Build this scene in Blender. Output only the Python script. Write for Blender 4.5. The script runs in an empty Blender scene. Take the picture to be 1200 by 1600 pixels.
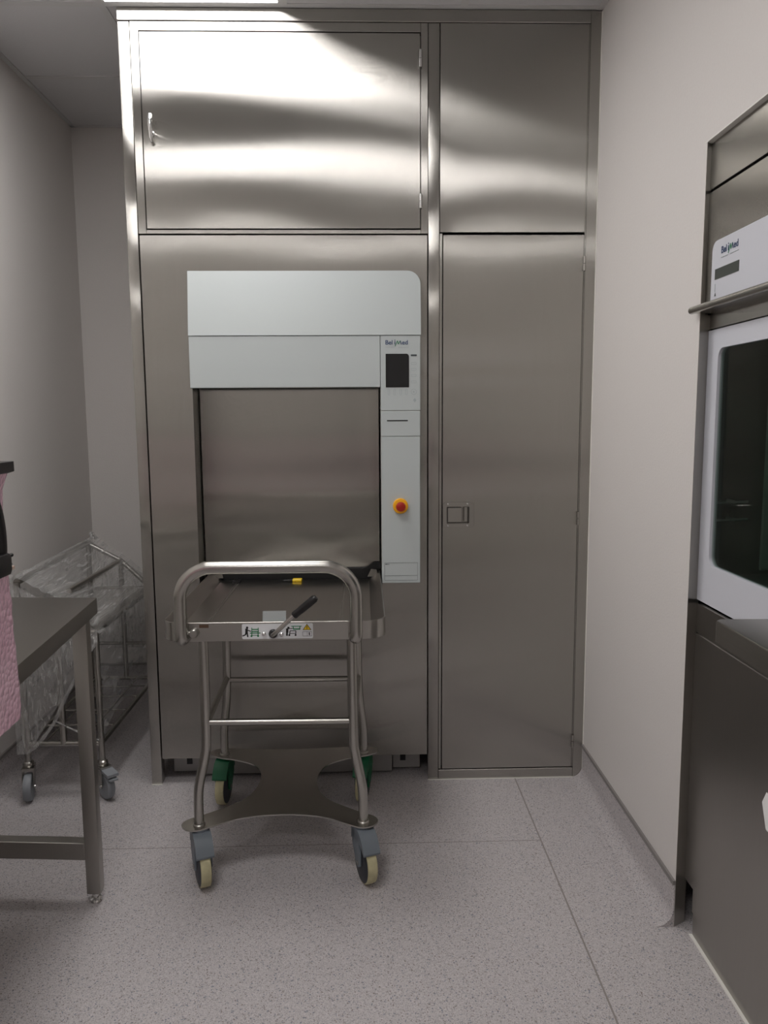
import bpy, bmesh, math, random
from mathutils import Vector, Matrix, noise
random.seed(7)
C = bpy.context.scene.collection
scene = bpy.context.scene

# ------------------------------------------------------------------ camera
CAM_H = 1.35
pitch, yaw, roll, FPX = 0.12287, 0.02564, -0.00653, 1193.15
fw = Vector((math.sin(yaw)*math.cos(pitch), math.cos(yaw)*math.cos(pitch), -math.sin(pitch)))
rt = Vector((math.cos(yaw), -math.sin(yaw), 0))
up = rt.cross(fw)
r2 = math.cos(roll)*rt + math.sin(roll)*up
u2 = -math.sin(roll)*rt + math.cos(roll)*up
cd = bpy.data.cameras.new('camera')
cd.sensor_fit = 'VERTICAL'; cd.sensor_height = 32.0; cd.lens = 32.0*FPX/1600.0
cd.clip_start = 0.05; cd.clip_end = 50
cam = bpy.data.objects.new('camera', cd); C.objects.link(cam)
M = Matrix((r2, u2, -fw)).transposed().to_4x4(); M.translation = Vector((0, 0, CAM_H))
cam.matrix_world = M
scene.camera = cam

# ------------------------------------------------------------------ world, exposure
w = bpy.data.worlds.new('world'); scene.world = w; w.use_nodes = True
w.node_tree.nodes['Background'].inputs[0].default_value = (0.5, 0.5, 0.5, 1)
w.node_tree.nodes['Background'].inputs[1].default_value = 0.0
scene.view_settings.view_transform = 'Standard'
scene.view_settings.look = 'None'
scene.view_settings.gamma = 1.0
scene.view_settings.use_curve_mapping = False
scene.view_settings.exposure = 0.92
LED_STRENGTH = 6.9
LED_COLOR = (1.0, 0.975, 0.96)

# ------------------------------------------------------------------ materials
def srgb(r, g, b):
    f = lambda v: (v/255/12.92) if v/255 <= 0.04045 else ((v/255+0.055)/1.055)**2.4
    return (f(r), f(g), f(b), 1)
MATS = {}
def newmat(name):
    m = bpy.data.materials.new(name); m.use_nodes = True
    nt = m.node_tree; b = nt.nodes['Principled BSDF']; MATS[name] = m
    return m, nt, b
def plain(name, col, rough=0.5, metal=0.0, bump=0.0, scale=60, spec=0.5, var=0.0):
    m, nt, b = newmat(name)
    b.inputs['Base Color'].default_value = col
    b.inputs['Roughness'].default_value = rough
    b.inputs['Metallic'].default_value = metal
    b.inputs['Specular IOR Level'].default_value = spec
    if bump or var:
        tc = nt.nodes.new('ShaderNodeTexCoord'); n = nt.nodes.new('ShaderNodeTexNoise')
        n.inputs['Scale'].default_value = scale; n.inputs['Detail'].default_value = 4
        nt.links.new(tc.outputs['Object'], n.inputs['Vector'])
        if bump:
            bp = nt.nodes.new('ShaderNodeBump'); bp.inputs['Strength'].default_value = bump
            bp.inputs['Distance'].default_value = 0.002
            nt.links.new(n.outputs['Fac'], bp.inputs['Height']); nt.links.new(bp.outputs['Normal'], b.inputs['Normal'])
        if var:
            mx = nt.nodes.new('ShaderNodeMix'); mx.data_type = 'RGBA'
            mx.inputs['A'].default_value = [c*(1-var) for c in col[:3]]+[1]
            mx.inputs['B'].default_value = [min(1, c*(1+var)) for c in col[:3]]+[1]
            nt.links.new(n.outputs['Fac'], mx.inputs['Factor']); nt.links.new(mx.outputs['Result'], b.inputs['Base Color'])
    return m

def steel_sheet(name, col, rough, aniso, grain_axis, flip=0.0, spread=0.0):
    """brushed sheet: grain runs along grain_axis"""
    m, nt, b = newmat(name)
    b.inputs['Metallic'].default_value = 1.0
    b.inputs['Anisotropic'].default_value = aniso
    b.inputs['Anisotropic Rotation'].default_value = flip
    geo = nt.nodes.new('ShaderNodeNewGeometry')
    cr = nt.nodes.new('ShaderNodeVectorMath'); cr.operation = 'CROSS_PRODUCT'
    cr.inputs[1].default_value = grain_axis
    nt.links.new(geo.outputs['Normal'], cr.inputs[0])
    ad = nt.nodes.new('ShaderNodeVectorMath'); ad.operation = 'ADD'; ad.inputs[1].default_value = (0.002, 0.0013, 0.0007)
    nt.links.new(cr.outputs[0], ad.inputs[0])
    nt.links.new(ad.outputs[0], b.inputs['Tangent'])
    tc = nt.nodes.new('ShaderNodeTexCoord')
    if spread > 0:
        mq = nt.nodes.new('ShaderNodeMapping'); mq.inputs['Scale'].default_value = tuple(6000 if abs(a) > .5 else 20000 for a in grain_axis)
        nt.links.new(tc.outputs['Object'], mq.inputs['Vector'])
        nq = nt.nodes.new('ShaderNodeTexNoise'); nq.inputs['Scale'].default_value = 1.0; nq.inputs['Detail'].default_value = 2
        nt.links.new(mq.outputs[0], nq.inputs['Vector'])
        sb = nt.nodes.new('ShaderNodeMath'); sb.operation = 'SUBTRACT'; sb.inputs[1].default_value = .5
        nt.links.new(nq.outputs['Fac'], sb.inputs[0])
        ml = nt.nodes.new('ShaderNodeMath'); ml.operation = 'MULTIPLY'; ml.inputs[1].default_value = spread
        nt.links.new(sb.outputs[0], ml.inputs[0])
        sc_ = nt.nodes.new('ShaderNodeVectorMath'); sc_.operation = 'SCALE'
        nt.links.new(cr.outputs[0], sc_.inputs[0]); nt.links.new(ml.outputs[0], sc_.inputs['Scale'])
        an = nt.nodes.new('ShaderNodeVectorMath'); an.operation = 'ADD'
        nt.links.new(geo.outputs['Normal'], an.inputs[0]); nt.links.new(sc_.outputs[0], an.inputs[1])
        nm = nt.nodes.new('ShaderNodeVectorMath'); nm.operation = 'NORMALIZE'; nt.links.new(an.outputs[0], nm.inputs[0])
        nt.links.new(nm.outputs[0], b.inputs['Normal'])
    mp = nt.nodes.new('ShaderNodeMapping')
    mp.inputs['Scale'].default_value = tuple(3 if abs(a) > .5 else 500 for a in grain_axis)
    nt.links.new(tc.outputs['Object'], mp.inputs['Vector'])
    n = nt.nodes.new('ShaderNodeTexNoise'); n.inputs['Scale'].default_value = 1.0; n.inputs['Detail'].default_value = 3
    nt.links.new(mp.outputs[0], n.inputs['Vector'])
    n2 = nt.nodes.new('ShaderNodeTexNoise'); n2.inputs['Scale'].default_value = 3.0; n2.inputs['Detail'].default_value = 3
    nt.links.new(tc.outputs['Object'], n2.inputs['Vector'])
    mx = nt.nodes.new('ShaderNodeMix'); mx.data_type = 'RGBA'
    mx.inputs['A'].default_value = [c*.95 for c in col[:3]]+[1]
    mx.inputs['B'].default_value = [min(1, c*1.05) for c in col[:3]]+[1]
    nt.links.new(n.outputs['Fac'], mx.inputs['Factor']); nt.links.new(mx.outputs['Result'], b.inputs['Base Color'])
    mr = nt.nodes.new('ShaderNodeMapRange')
    mr.inputs['To Min'].default_value = rough*.85; mr.inputs['To Max'].default_value = rough*1.15
    nt.links.new(n2.outputs['Fac'], mr.inputs['Value']); nt.links.new(mr.outputs[0], b.inputs['Roughness'])
    return m

STEEL = (0.430, 0.416, 0.388, 1)
steel_sheet('steel_v', STEEL, 0.185, 1.0, (0, 0, 1), spread=3.5)
steel_sheet('steel_dark', STEEL, 0.36, 0.9, (0, 0, 1))
steel_sheet('steel_top', STEEL, 0.30, 0.8, (0, 1, 0))
plain('steel_tube', STEEL, 0.27, 1.0, bump=0.05, scale=150)
plain('steel_cart', STEEL, 0.34, 1.0, bump=0.04, scale=120)
plain('steel_plate', STEEL, 0.20, 1.0, bump=0.04, scale=40)
plain('chrome', (0.80, 0.80, 0.79, 1), 0.14, 1.0)
plain('kick_grey', (0.36, 0.35, 0.34, 1), 0.45, 0.6, var=.15, scale=8)
plain('fascia_white', srgb(190, 197, 197), 0.42)
plain('unit_white', srgb(213, 215, 223), 0.30)
plain('print_blue', srgb(38, 62, 104), 0.5)
plain('print_green', srgb(52, 130, 92), 0.5)
plain('print_mark', srgb(168, 178, 180), 0.5)
plain('print_dark', srgb(70, 78, 80), 0.5)
plain('screen_black', srgb(30, 31, 32), 0.22)
plain('lcd', srgb(66, 72, 68), 0.3)
plain('estop_yellow', srgb(245, 175, 20), 0.35)
plain('estop_red', srgb(168, 34, 22), 0.35)
plain('black_plastic', srgb(20, 19, 21), 0.35, bump=0.1, scale=90)
plain('rubber_black', srgb(16, 15, 15), 0.7)
plain('caster_grey', srgb(112, 120, 128), 0.45)
plain('caster_green', srgb(14, 92, 58), 0.45)
plain('tread_cream', srgb(196, 189, 152), 0.6, var=.35, scale=38)
plain('tyre_grey', srgb(142, 146, 151), 0.5)
plain('wheel_core', srgb(48, 50, 58), 0.5)
plain('sticker_white', srgb(232, 234, 236), 0.35)
plain('sticker_yellow', srgb(238, 200, 40), 0.4)
plain('sticker_green', srgb(30, 128, 78), 0.4)
plain('sticker_black', srgb(18, 18, 18), 0.4)
plain('rust_label', srgb(88, 66, 48), 0.5)
plain('caulk', srgb(232, 230, 224), 0.5)
plain('paper', srgb(245, 245, 244), 0.7)
plain('tape_beige', srgb(214, 190, 176), 0.5)
plain('cap_strip', srgb(134, 130, 128), 0.5)
plain('wall_paint', srgb(222, 218, 215), 0.62, bump=0.25, scale=160, var=.025, spec=.3)
plain('unseen_dark_band', srgb(70, 68, 66), 0.5)
plain('ceiling_tile', srgb(212, 212, 214), 0.85, bump=0.3, scale=220, var=.03, spec=.2)
plain('grid_white', srgb(206, 206, 206), 0.5)
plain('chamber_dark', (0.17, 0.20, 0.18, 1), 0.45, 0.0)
plain('chamber_panel', (0.62, 0.74, 0.68, 1), 0.45, 0.0)

def floor_mat():
    m, nt, b = newmat('vinyl_floor')
    tc = nt.nodes.new('ShaderNodeTexCoord')
    def vor(scale, lo, hi):
        v = nt.nodes.new('ShaderNodeTexVoronoi'); v.inputs['Scale'].default_value = scale
        nt.links.new(tc.outputs['Object'], v.inputs['Vector'])
        s = nt.nodes.new('ShaderNodeSeparateColor'); nt.links.new(v.outputs['Color'], s.inputs[0])
        r = nt.nodes.new('ShaderNodeMapRange'); r.inputs['From Min'].default_value = lo; r.inputs['From Max'].default_value = hi
        nt.links.new(s.outputs[0], r.inputs['Value'])
        return r.outputs[0], s
    base = nt.nodes.new('ShaderNodeTexNoise'); base.inputs['Scale'].default_value = 2.2; base.inputs['Detail'].default_value = 6
    nt.links.new(tc.outputs['Object'], base.inputs['Vector'])
    def mix(a, bcol, fac):
        x = nt.nodes.new('ShaderNodeMix'); x.data_type = 'RGBA'
        if isinstance(a, tuple): x.inputs['A'].default_value = a
        else: nt.links.new(a, x.inputs['A'])
        x.inputs['B'].default_value = bcol
        nt.links.new(fac, x.inputs['Factor'])
        return x.outputs['Result']
    c = mix(srgb(185, 180, 181), srgb(195, 190, 190), base.outputs['Fac'])
    f1, s1 = vor(520, .45, 1.0); c = mix(c, srgb(210, 204, 205), f1)
    f2, s2 = vor(560, .70, 1.0); c = mix(c, srgb(148, 144, 147), f2)
    f3, s3 = vor(360, .93, .98); c = mix(c, srgb(134, 124, 120), f3)
    f4, s4 = vor(330, .955, .985); c = mix(c, srgb(124, 128, 140), f4)
    nt.links.new(c, b.inputs['Base Color'])
    b.inputs['Roughness'].default_value = 0.42
    b.inputs['Specular IOR Level'].default_value = 0.4
    bp = nt.nodes.new('ShaderNodeBump'); bp.inputs['Strength'].default_value = 0.12; bp.inputs['Distance'].default_value = 0.001
    nt.links.new(f1, bp.inputs['Height']); nt.links.new(bp.outputs['Normal'], b.inputs['Normal'])
floor_mat()
plain('seam', srgb(146, 139, 136), 0.5)

def led_mat():
    m, nt, b = newmat('led')
    b.inputs['Base Color'].default_value = (.8, .8, .8, 1)
    b.inputs['Emission Color'].default_value = (*LED_COLOR, 1)
    b.inputs['Emission Strength'].default_value = LED_STRENGTH
led_mat()

def glass_mat():
    m, nt, b = newmat('tinted_glass')
    nt.nodes.remove(b); out = nt.nodes['Material Output']
    tr = nt.nodes.new('ShaderNodeBsdfTransparent'); tr.inputs[0].default_value = (0.60, 0.67, 0.63, 1)
    gl = nt.nodes.new('ShaderNodeBsdfGlossy'); gl.inputs['Roughness'].default_value = 0.03
    lw = nt.nodes.new('ShaderNodeLayerWeight'); lw.inputs[0].default_value = .5
    pw = nt.nodes.new('ShaderNodeMath'); pw.operation = 'POWER'; pw.inputs[1].default_value = 5
    nt.links.new(lw.outputs['Facing'], pw.inputs[0])
    fr = nt.nodes.new('ShaderNodeMath'); fr.operation = 'MULTIPLY_ADD'; fr.inputs[1].default_value = .95; fr.inputs[2].default_value = .04
    nt.links.new(pw.outputs[0], fr.inputs[0])
    mx = nt.nodes.new('ShaderNodeMixShader')
    nt.links.new(fr.outputs[0], mx.inputs[0]); nt.links.new(tr.outputs[0], mx.inputs[1]); nt.links.new(gl.outputs[0], mx.inputs[2])
    nt.links.new(mx.outputs[0], out.inputs[0])
glass_mat()

def film_mat():
    m, nt, b = newmat('stretch_film')
    nt.nodes.remove(b); out = nt.nodes['Material Output']
    tc = nt.nodes.new('ShaderNodeTexCoord'); mp = nt.nodes.new('ShaderNodeMapping')
    mp.inputs['Rotation'].default_value = (0.5, 0.7, 0.35); mp.inputs['Scale'].default_value = (120, 9, 26)
    nt.links.new(tc.outputs['Object'], mp.inputs['Vector'])
    n = nt.nodes.new('ShaderNodeTexNoise'); n.inputs['Scale'].default_value = 1.0; n.inputs['Detail'].default_value = 5; n.inputs['Distortion'].default_value = .6
    nt.links.new(mp.outputs[0], n.inputs['Vector'])
    rm = nt.nodes.new('ShaderNodeMapRange')
    rm.inputs['From Min'].default_value = .45; rm.inputs['From Max'].default_value = .82
    rm.inputs['To Min'].default_value = .27; rm.inputs['To Max'].default_value = .85
    nt.links.new(n.outputs['Fac'], rm.inputs['Value'])
    bp = nt.nodes.new('ShaderNodeBump'); bp.inputs['Strength'].default_value = .9; bp.inputs['Distance'].default_value = .012
    nt.links.new(n.outputs['Fac'], bp.inputs['Height'])
    tr = nt.nodes.new('ShaderNodeBsdfTransparent'); tr.inputs[0].default_value = (.93, .93, .93, 1)
    gl = nt.nodes.new('ShaderNodeBsdfGlossy'); gl.inputs['Roughness'].default_value = .09; gl.inputs[0].default_value = (.95, .95, .95, 1)
    df = nt.nodes.new('ShaderNodeBsdfDiffuse'); df.inputs[0].default_value = (.74, .74, .73, 1)
    nt.links.new(bp.outputs[0], gl.inputs['Normal']); nt.links.new(bp.outputs[0], df.inputs['Normal'])
    m1 = nt.nodes.new('ShaderNodeMixShader'); m1.inputs[0].default_value = .42
    nt.links.new(df.outputs[0], m1.inputs[1]); nt.links.new(gl.outputs[0], m1.inputs[2])
    m2 = nt.nodes.new('ShaderNodeMixShader')
    nt.links.new(rm.outputs[0], m2.inputs[0]); nt.links.new(tr.outputs[0], m2.inputs[1]); nt.links.new(m1.outputs[0], m2.inputs[2])
    nt.links.new(m2.outputs[0], out.inputs[0])
film_mat()

def bubble_mat():
    m, nt, b = newmat('pink_bubble_wrap')
    tc = nt.nodes.new('ShaderNodeTexCoord')
    v = nt.nodes.new('ShaderNodeTexVoronoi'); v.inputs['Scale'].default_value = 105
    nt.links.new(tc.outputs['Object'], v.inputs['Vector'])
    n = nt.nodes.new('ShaderNodeTexNoise'); n.inputs['Scale'].default_value = 9
    nt.links.new(tc.outputs['Object'], n.inputs['Vector'])
    mx = nt.nodes.new('ShaderNodeMix'); mx.data_type = 'RGBA'
    mx.inputs['A'].default_value = srgb(238, 186, 208); mx.inputs['B'].default_value = srgb(248, 214, 228)
    nt.links.new(n.outputs['Fac'], mx.inputs['Factor']); nt.links.new(mx.outputs['Result'], b.inputs['Base Color'])
    iv = nt.nodes.new('ShaderNodeMath'); iv.operation = 'SUBTRACT'; iv.inputs[0].default_value = 1
    nt.links.new(v.outputs['Distance'], iv.inputs[1])
    bp = nt.nodes.new('ShaderNodeBump'); bp.inputs['Strength'].default_value = .8; bp.inputs['Distance'].default_value = .004
    nt.links.new(iv.outputs[0], bp.inputs['Height']); nt.links.new(bp.outputs[0], b.inputs['Normal'])
    b.inputs['Roughness'].default_value = .14
    b.inputs['Specular IOR Level'].default_value = .6
bubble_mat()

# ------------------------------------------------------------------ mesh helpers
class MB:
    def __init__(s): s.bm = bmesh.new()
    def box(s, x0, x1, y0, y1, z0, z1, bev=0.0, seg=1):
        r = bmesh.ops.create_cube(s.bm, size=1)
        vs = r['verts']
        for v in vs:
            v.co = Vector((x0 if v.co.x < 0 else x1, y0 if v.co.y < 0 else y1, z0 if v.co.z < 0 else z1))
        if bev > 0:
            es = list({e for v in vs for e in v.link_edges})
            bmesh.ops.bevel(s.bm, geom=es, offset=bev, segments=seg, profile=.5, affect='EDGES', clamp_overlap=True)
        return s
    def prism(s, pts, vec):
        vec = Vector(vec); a = [s.bm.verts.new(Vector(p)) for p in pts]; b = [s.bm.verts.new(Vector(p)+vec) for p in pts]
        n = len(a)
        s.bm.faces.new(a); s.bm.faces.new(b[::-1])
        for i in range(n): s.bm.faces.new((a[i], b[i], b[(i+1) % n], a[(i+1) % n]))
        return s
    def cyl(s, p0, p1, r, seg=20, r1=None):
        p0, p1 = Vector(p0), Vector(p1); d = p1-p0; r1 = r if r1 is None else r1
        q = d.to_track_quat('Z', 'Y'); A = []; B = []
        for i in range(seg):
            t = 2*math.pi*i/seg; o = q @ Vector((math.cos(t), math.sin(t), 0))
            A.append(s.bm.verts.new(p0+o*r)); B.append(s.bm.verts.new(p1+o*r1))
        s.bm.faces.new(A[::-1]); s.bm.faces.new(B)
        for i in range(seg): s.bm.faces.new((A[i], A[(i+1) % seg], B[(i+1) % seg], B[i]))
        return s
    def tube(s, pts, r, seg=14):
        pts = [Vector(p) for p in pts]; rings = []
        t0 = (pts[1]-pts[0]).normalized(); ref = Vector((0, 0, 1)) if abs(t0.z) < .9 else Vector((0, 1, 0))
        nrm = (ref - t0*ref.dot(t0)).normalized()
        for i, p in enumerate(pts):
            a = pts[max(0, i-1)]; b = pts[min(len(pts)-1, i+1)]; t = (b-a).normalized()
            nrm = (nrm - t*nrm.dot(t)).normalized(); bn = t.cross(nrm)
            rr = r[i] if isinstance(r, (list, tuple)) else r
            rings.append([s.bm.verts.new(p+rr*(nrm*math.cos(2*math.pi*k/seg)+bn*math.sin(2*math.pi*k/seg))) for k in range(seg)])
        for A, B in zip(rings, rings[1:]):
            for k in range(seg): s.bm.faces.new((A[k], A[(k+1) % seg], B[(k+1) % seg], B[k]))
        s.bm.faces.new(rings[0][::-1]); s.bm.faces.new(rings[-1])
        return s
    def lathe(s, prof, origin, axis, seg=32):
        """prof: list of (radius, distance along axis)"""
        o = Vector(origin); q = Vector(axis).to_track_quat('Z', 'Y'); rings = []
        for r, h in prof:
            rings.append([s.bm.verts.new(o+q @ Vector((max(r, 1e-5)*math.cos(2*math.pi*k/seg), max(r, 1e-5)*math.sin(2*math.pi*k/seg), h))) for k in range(seg)])
        for A, B in zip(rings, rings[1:]):
            for k in range(seg): s.bm.faces.new((A[k], A[(k+1) % seg], B[(k+1) % seg], B[k]))
        s.bm.faces.new(rings[0][::-1]); s.bm.faces.new(rings[-1])
        return s
    def sheet(s, f, nu, nv, thick=None):
        """grid surface f(u,v); thick: vector for the back face"""
        g = [[s.bm.verts.new(f(i/nu, j/nv)) for j in range(nv+1)] for i in range(nu+1)]
        for i in range(nu):
            for j in range(nv): s.bm.faces.new((g[i][j], g[i+1][j], g[i+1][j+1], g[i][j+1]))
        if thick is not None:
            t = Vector(thick)
            h = [[s.bm.verts.new(g[i][j].co+t) for j in range(nv+1)] for i in range(nu+1)] if False else None
            ring = [g[i][0] for i in range(nu)]+[g[nu][j] for j in range(nv)]+[g[i][nv] for i in range(nu, 0, -1)]+[g[0][j] for j in range(nv, 0, -1)]
            back = [s.bm.verts.new(v.co+t) for v in ring]; n = len(ring)
            for k in range(n): s.bm.faces.new((ring[k], ring[(k+1) % n], back[(k+1) % n], back[k]))
            s.bm.faces.new(back)
        return s
    def build(s, name, mat, parent=None, smooth=35):
        bmesh.ops.recalc_face_normals(s.bm, faces=s.bm.faces)
        me = bpy.data.meshes.new(name); s.bm.to_mesh(me); s.bm.free()
        if smooth:
            for p in me.polygons: p.use_smooth = True
            me.set_sharp_from_angle(angle=math.radians(smooth))
        me.materials.append(MATS[mat])
        o = bpy.data.objects.new(name, me); C.objects.link(o)
        if parent is not None: attach(o, parent)
        return o
def attach(o, parent):
    # vertices are in world coordinates; only top-level empties are moved off the origin
    o.parent = parent
    if parent.parent is None: o.matrix_parent_inverse = Matrix.Translation(-parent.location)
def thing(name, label, cat, loc, group=None):
    o = bpy.data.objects.new(name, None); C.objects.link(o); o.location = loc; o.empty_display_size = .1
    tag(o, label, cat, group); return o
def tag(o, label, cat, group=None):
    o['label'] = label; o['category'] = cat
    if group: o['group'] = group
    return o
def struct(o): o['kind'] = 'structure'; return o
def rrect(x0, x1, z0, z1, radii, n=7):
    """(u,v) outline, radii = (bl, br, tr, tl)"""
    out = []
    cs = [((x0, z0), radii[0], 180), ((x1, z0), radii[1], 270), ((x1, z1), radii[2], 0), ((x0, z1), radii[3], 90)]
    sg = [(1, 1), (-1, 1), (-1, -1), (1, -1)]
    for (c, r, a0), (sx, sz) in zip(cs, sg):
        if r <= 0: out.append(c); continue
        cx, cz = c[0]+sx*r, c[1]+sz*r
        for k in range(n+1):
            t = math.radians(a0+90*k/n); out.append((cx+r*math.cos(t), cz+r*math.sin(t)))
    return out
def fpoly(pts, y, t=.0006):      # outline facing -y, front at y
    return MB().prism([(x, y, z) for x, z in pts], (0, t, 0))
def wpoly(pts, x, t=.0006):      # outline facing -x, front at x; pts in (y, z)
    return MB().prism([(x, y, z) for y, z in pts], (t, 0, 0))
def arc(c, r, a0, a1, n, plane='xz', y=0):
    o = []
    for k in range(n+1):
        t = math.radians(a0+(a1-a0)*k/n); o.append((c[0]+r*math.cos(t), c[1]+r*math.sin(t)))
    return o
def smooth_path(pts, n=8):
    """Catmull-Rom"""
    P = [Vector(p) for p in pts]; out = []
    for i in range(len(P)-1):
        a = P[max(0, i-1)]; b = P[i]; c = P[i+1]; d = P[min(len(P)-1, i+2)]
        for k in range(n):
            t = k/n
            out.append(.5*((2*b)+(c-a)*t+(2*a-5*b+4*c-d)*t*t+(3*b-3*c+d-a)*t**3))
    out.append(P[-1]); return out
def text_mesh(body, size, name, mat, parent, origin, ux, uz, shear=0.0, bold=0.0):
    cu = bpy.data.curves.new('txt', 'FONT'); cu.body = body; cu.size = size; cu.extrude = .0002; cu.shear = shear; cu.offset = bold
    o = bpy.data.objects.new('txt', cu); C.objects.link(o)
    dg = bpy.context.evaluated_depsgraph_get(); dg.update()
    me = bpy.data.meshes.new_from_object(o.evaluated_get(dg))
    bpy.data.objects.remove(o)
    ux, uz = Vector(ux), Vector(uz); n = ux.cross(uz); org = Vector(origin)
    for v in me.vertices: v.co = org+ux*v.co.x+uz*v.co.y+n*v.co.z
    me.materials.clear(); me.materials.append(MATS[mat])
    r = bpy.data.objects.new(name, me); C.objects.link(r); attach(r, parent); return r

# ------------------------------------------------------------------ the room
XL, XR, YB, YF, ZC = -1.345, 0.812, 3.77, -2.4, 2.697
JY = 1.862           # end of the right wall where the recessed machine begins
UN = 0.845           # face of the recessed machine
UY0 = 0.62           # its other end
floor = struct(MB().box(XL-.1, 1.6, YF-.1, YB+.1, -.08, 0).build('floor', 'vinyl_floor', smooth=0))
MB().box(XL, .5555, 2.290, 2.2925, -.001, .0003).build('weld_seam', 'seam', floor, 0)
MB().box(.5535, .5580, YF, 2.72, -.001, .0006).build('weld_seam', 'seam', floor, 0)
MB().box(XL, .5555, .29, .2945, -.001, .0006).build('weld_seam', 'seam', floor, 0)
MB().box(.5555, XR-.06, 1.02, 1.0245, -.001, .0006).build('weld_seam', 'seam', floor, 0)
struct(MB().box(XL-.1, XL, YF, YB, 0, ZC).build('wall_left', 'wall_paint', smooth=0))
struct(MB().box(XL-.1, XR+.1, YB, YB+.1, 0, ZC).build('wall_back', 'wall_paint', smooth=0))
struct(MB().box(XL-.1, XR+.1, YF-.1, YF, 0, ZC).build('wall_front', 'wall_paint', smooth=0))
struct(MB().box(XL, XR, YF, YF+.03, .80, .97, .008).build('added_dark_band_1', 'unseen_dark_band', smooth=30))  # unseen dark band added behind the camera to darken the steel's reflections
wr = MB()
wr.box(XR, XR+.035, JY+.036, YB, 0, ZC)
wr.box(XR, XR+.035, JY, JY+.036, 1.989, ZC)
wr.box(XR, XR+.002, JY, JY+.036, 0, 1.989)
wr.box(XR, XR+.035, UY0, JY, 1.989, ZC)
wr.box(XR, XR+.035, YF, UY0, 0, ZC)
struct(wr.build('wall_right', 'wall_paint', smooth=0))
# coved vinyl skirting with a cap strip
def cove(name, p0, p1, inward, mat='vinyl_floor'):
    p0, p1, n = Vector(p0), Vector(p1), Vector(inward); R, H = .045, .118
    prof = [(0.0005, 0.0002)]
    prof = [(.003, H)]+[(.003+R-R*math.cos(math.radians(a)), .0008+R-R*math.sin(math.radians(a))) for a in range(0, 91, 10)]
    prof += [(0, .0004), (0, H)]
    pts = [p0+n*d+Vector((0, 0, z)) for d, z in prof]
    o = struct(MB().prism(pts, p1-p0).build(name, mat))
    cp = [(0, H), (.007, H), (.007, H+.012), (0, H+.012)]
    MB().prism([p0+n*d+Vector((0, 0, z)) for d, z in cp], p1-p0).build('cap_strip', 'cap_strip', o, 0)
    return o
cove('baseboard_right', (XR, JY, 0), (XR, 2.716, 0), (-1, 0, 0))
cove('baseboard_left', (XL, YF, 0), (XL, YB, 0), (1, 0, 0))
cove('baseboard_back', (XL, YB, 0), (-.81, YB, 0), (0, -1, 0))

# suspended ceiling: slab, tiles, grid bars; LED panels take whole cells
ceil = struct(MB().box(XL-.1, XR+.1, YF-.1, YB+.1, ZC+.03, ZC+.09).build('ceiling', 'grid_white', smooth=0))
gx = [XL, -.845, -.250, .345, XR]
gy = [YB, 3.250]+[2.704-.62*k for k in range(8)]+[YF]
LEDS = {(1, 2), (1, 4), (1, 7)}
tile_mesh = {}
for i in range(4):
    for j in range(len(gy)-1):
        if (i, j) in LEDS: continue
        x0, x1, y1, y0 = gx[i], gx[i+1], gy[j], gy[j+1]
        if j == 2-1 and i >= 1: pass
        MB().box(x0+.004, x1-.004, y0+.004, y1-.004, ZC+.002, ZC+.02, .003).build('ceiling_tile', 'ceiling_tile', ceil, 0)
for x in gx[1:-1]: MB().box(x-.012, x+.012, YF, YB, ZC-.0005, ZC+.012).build('grid_bar', 'grid_white', ceil, 0)
for y in gy[1:-1]: MB().box(XL, XR, y-.012, y+.012, ZC-.0004, ZC+.012).build('grid_bar', 'grid_white', ceil, 0)
MB().box(XL, XL+.02, YF, YB, ZC-.002, ZC+.012).build('edge_trim', 'grid_white', ceil, 0)
MB().box(XR-.02, XR, YF, 2.70, ZC-.002, ZC+.012).build('edge_trim', 'grid_white', ceil, 0)
MB().box(XL, -.81, YB-.02, YB, ZC-.002, ZC+.012).build('edge_trim', 'grid_white', ceil, 0)
LEDLAB = {(1, 2): 'square ceiling light panel directly in front of the tall steel cabinet',
          (1, 4): 'square ceiling light panel above the near half of the steel table',
          (1, 7): 'added unseen square light panel farther along, past the end of the steel table'}  # rear panel is unseen, added for a faint lighter zone on the steel
for (i, j) in sorted(LEDS):
    x0, x1, y1, y0 = gx[i], gx[i+1], gy[j], gy[j+1]
    sfx = '' if j == 2 else '_offscreen'      # only the first panel reaches into the picture
    t = thing('ceiling_light'+sfx, LEDLAB[(i, j)], 'ceiling light', ((x0+x1)/2, (y0+y1)/2, ZC), 'square light panels in the ceiling grid')
    m = MB()
    e, g = .012, .017
    m.box(x0+e, x1-e, y0+e, y0+g, ZC, ZC+.02); m.box(x0+e, x1-e, y1-g, y1-e, ZC, ZC+.02)
    m.box(x0+e, x0+g, y0+g, y1-g, ZC, ZC+.02); m.box(x1-g, x1-e, y0+g, y1-g, ZC, ZC+.02)
    m.build('frame', 'grid_white', t, 0)
    MB().box(x0+g, x1-g, y0+g, y1-g, ZC+.003, ZC+.016).build('diffuser'+sfx, 'led', t, 0)

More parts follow.
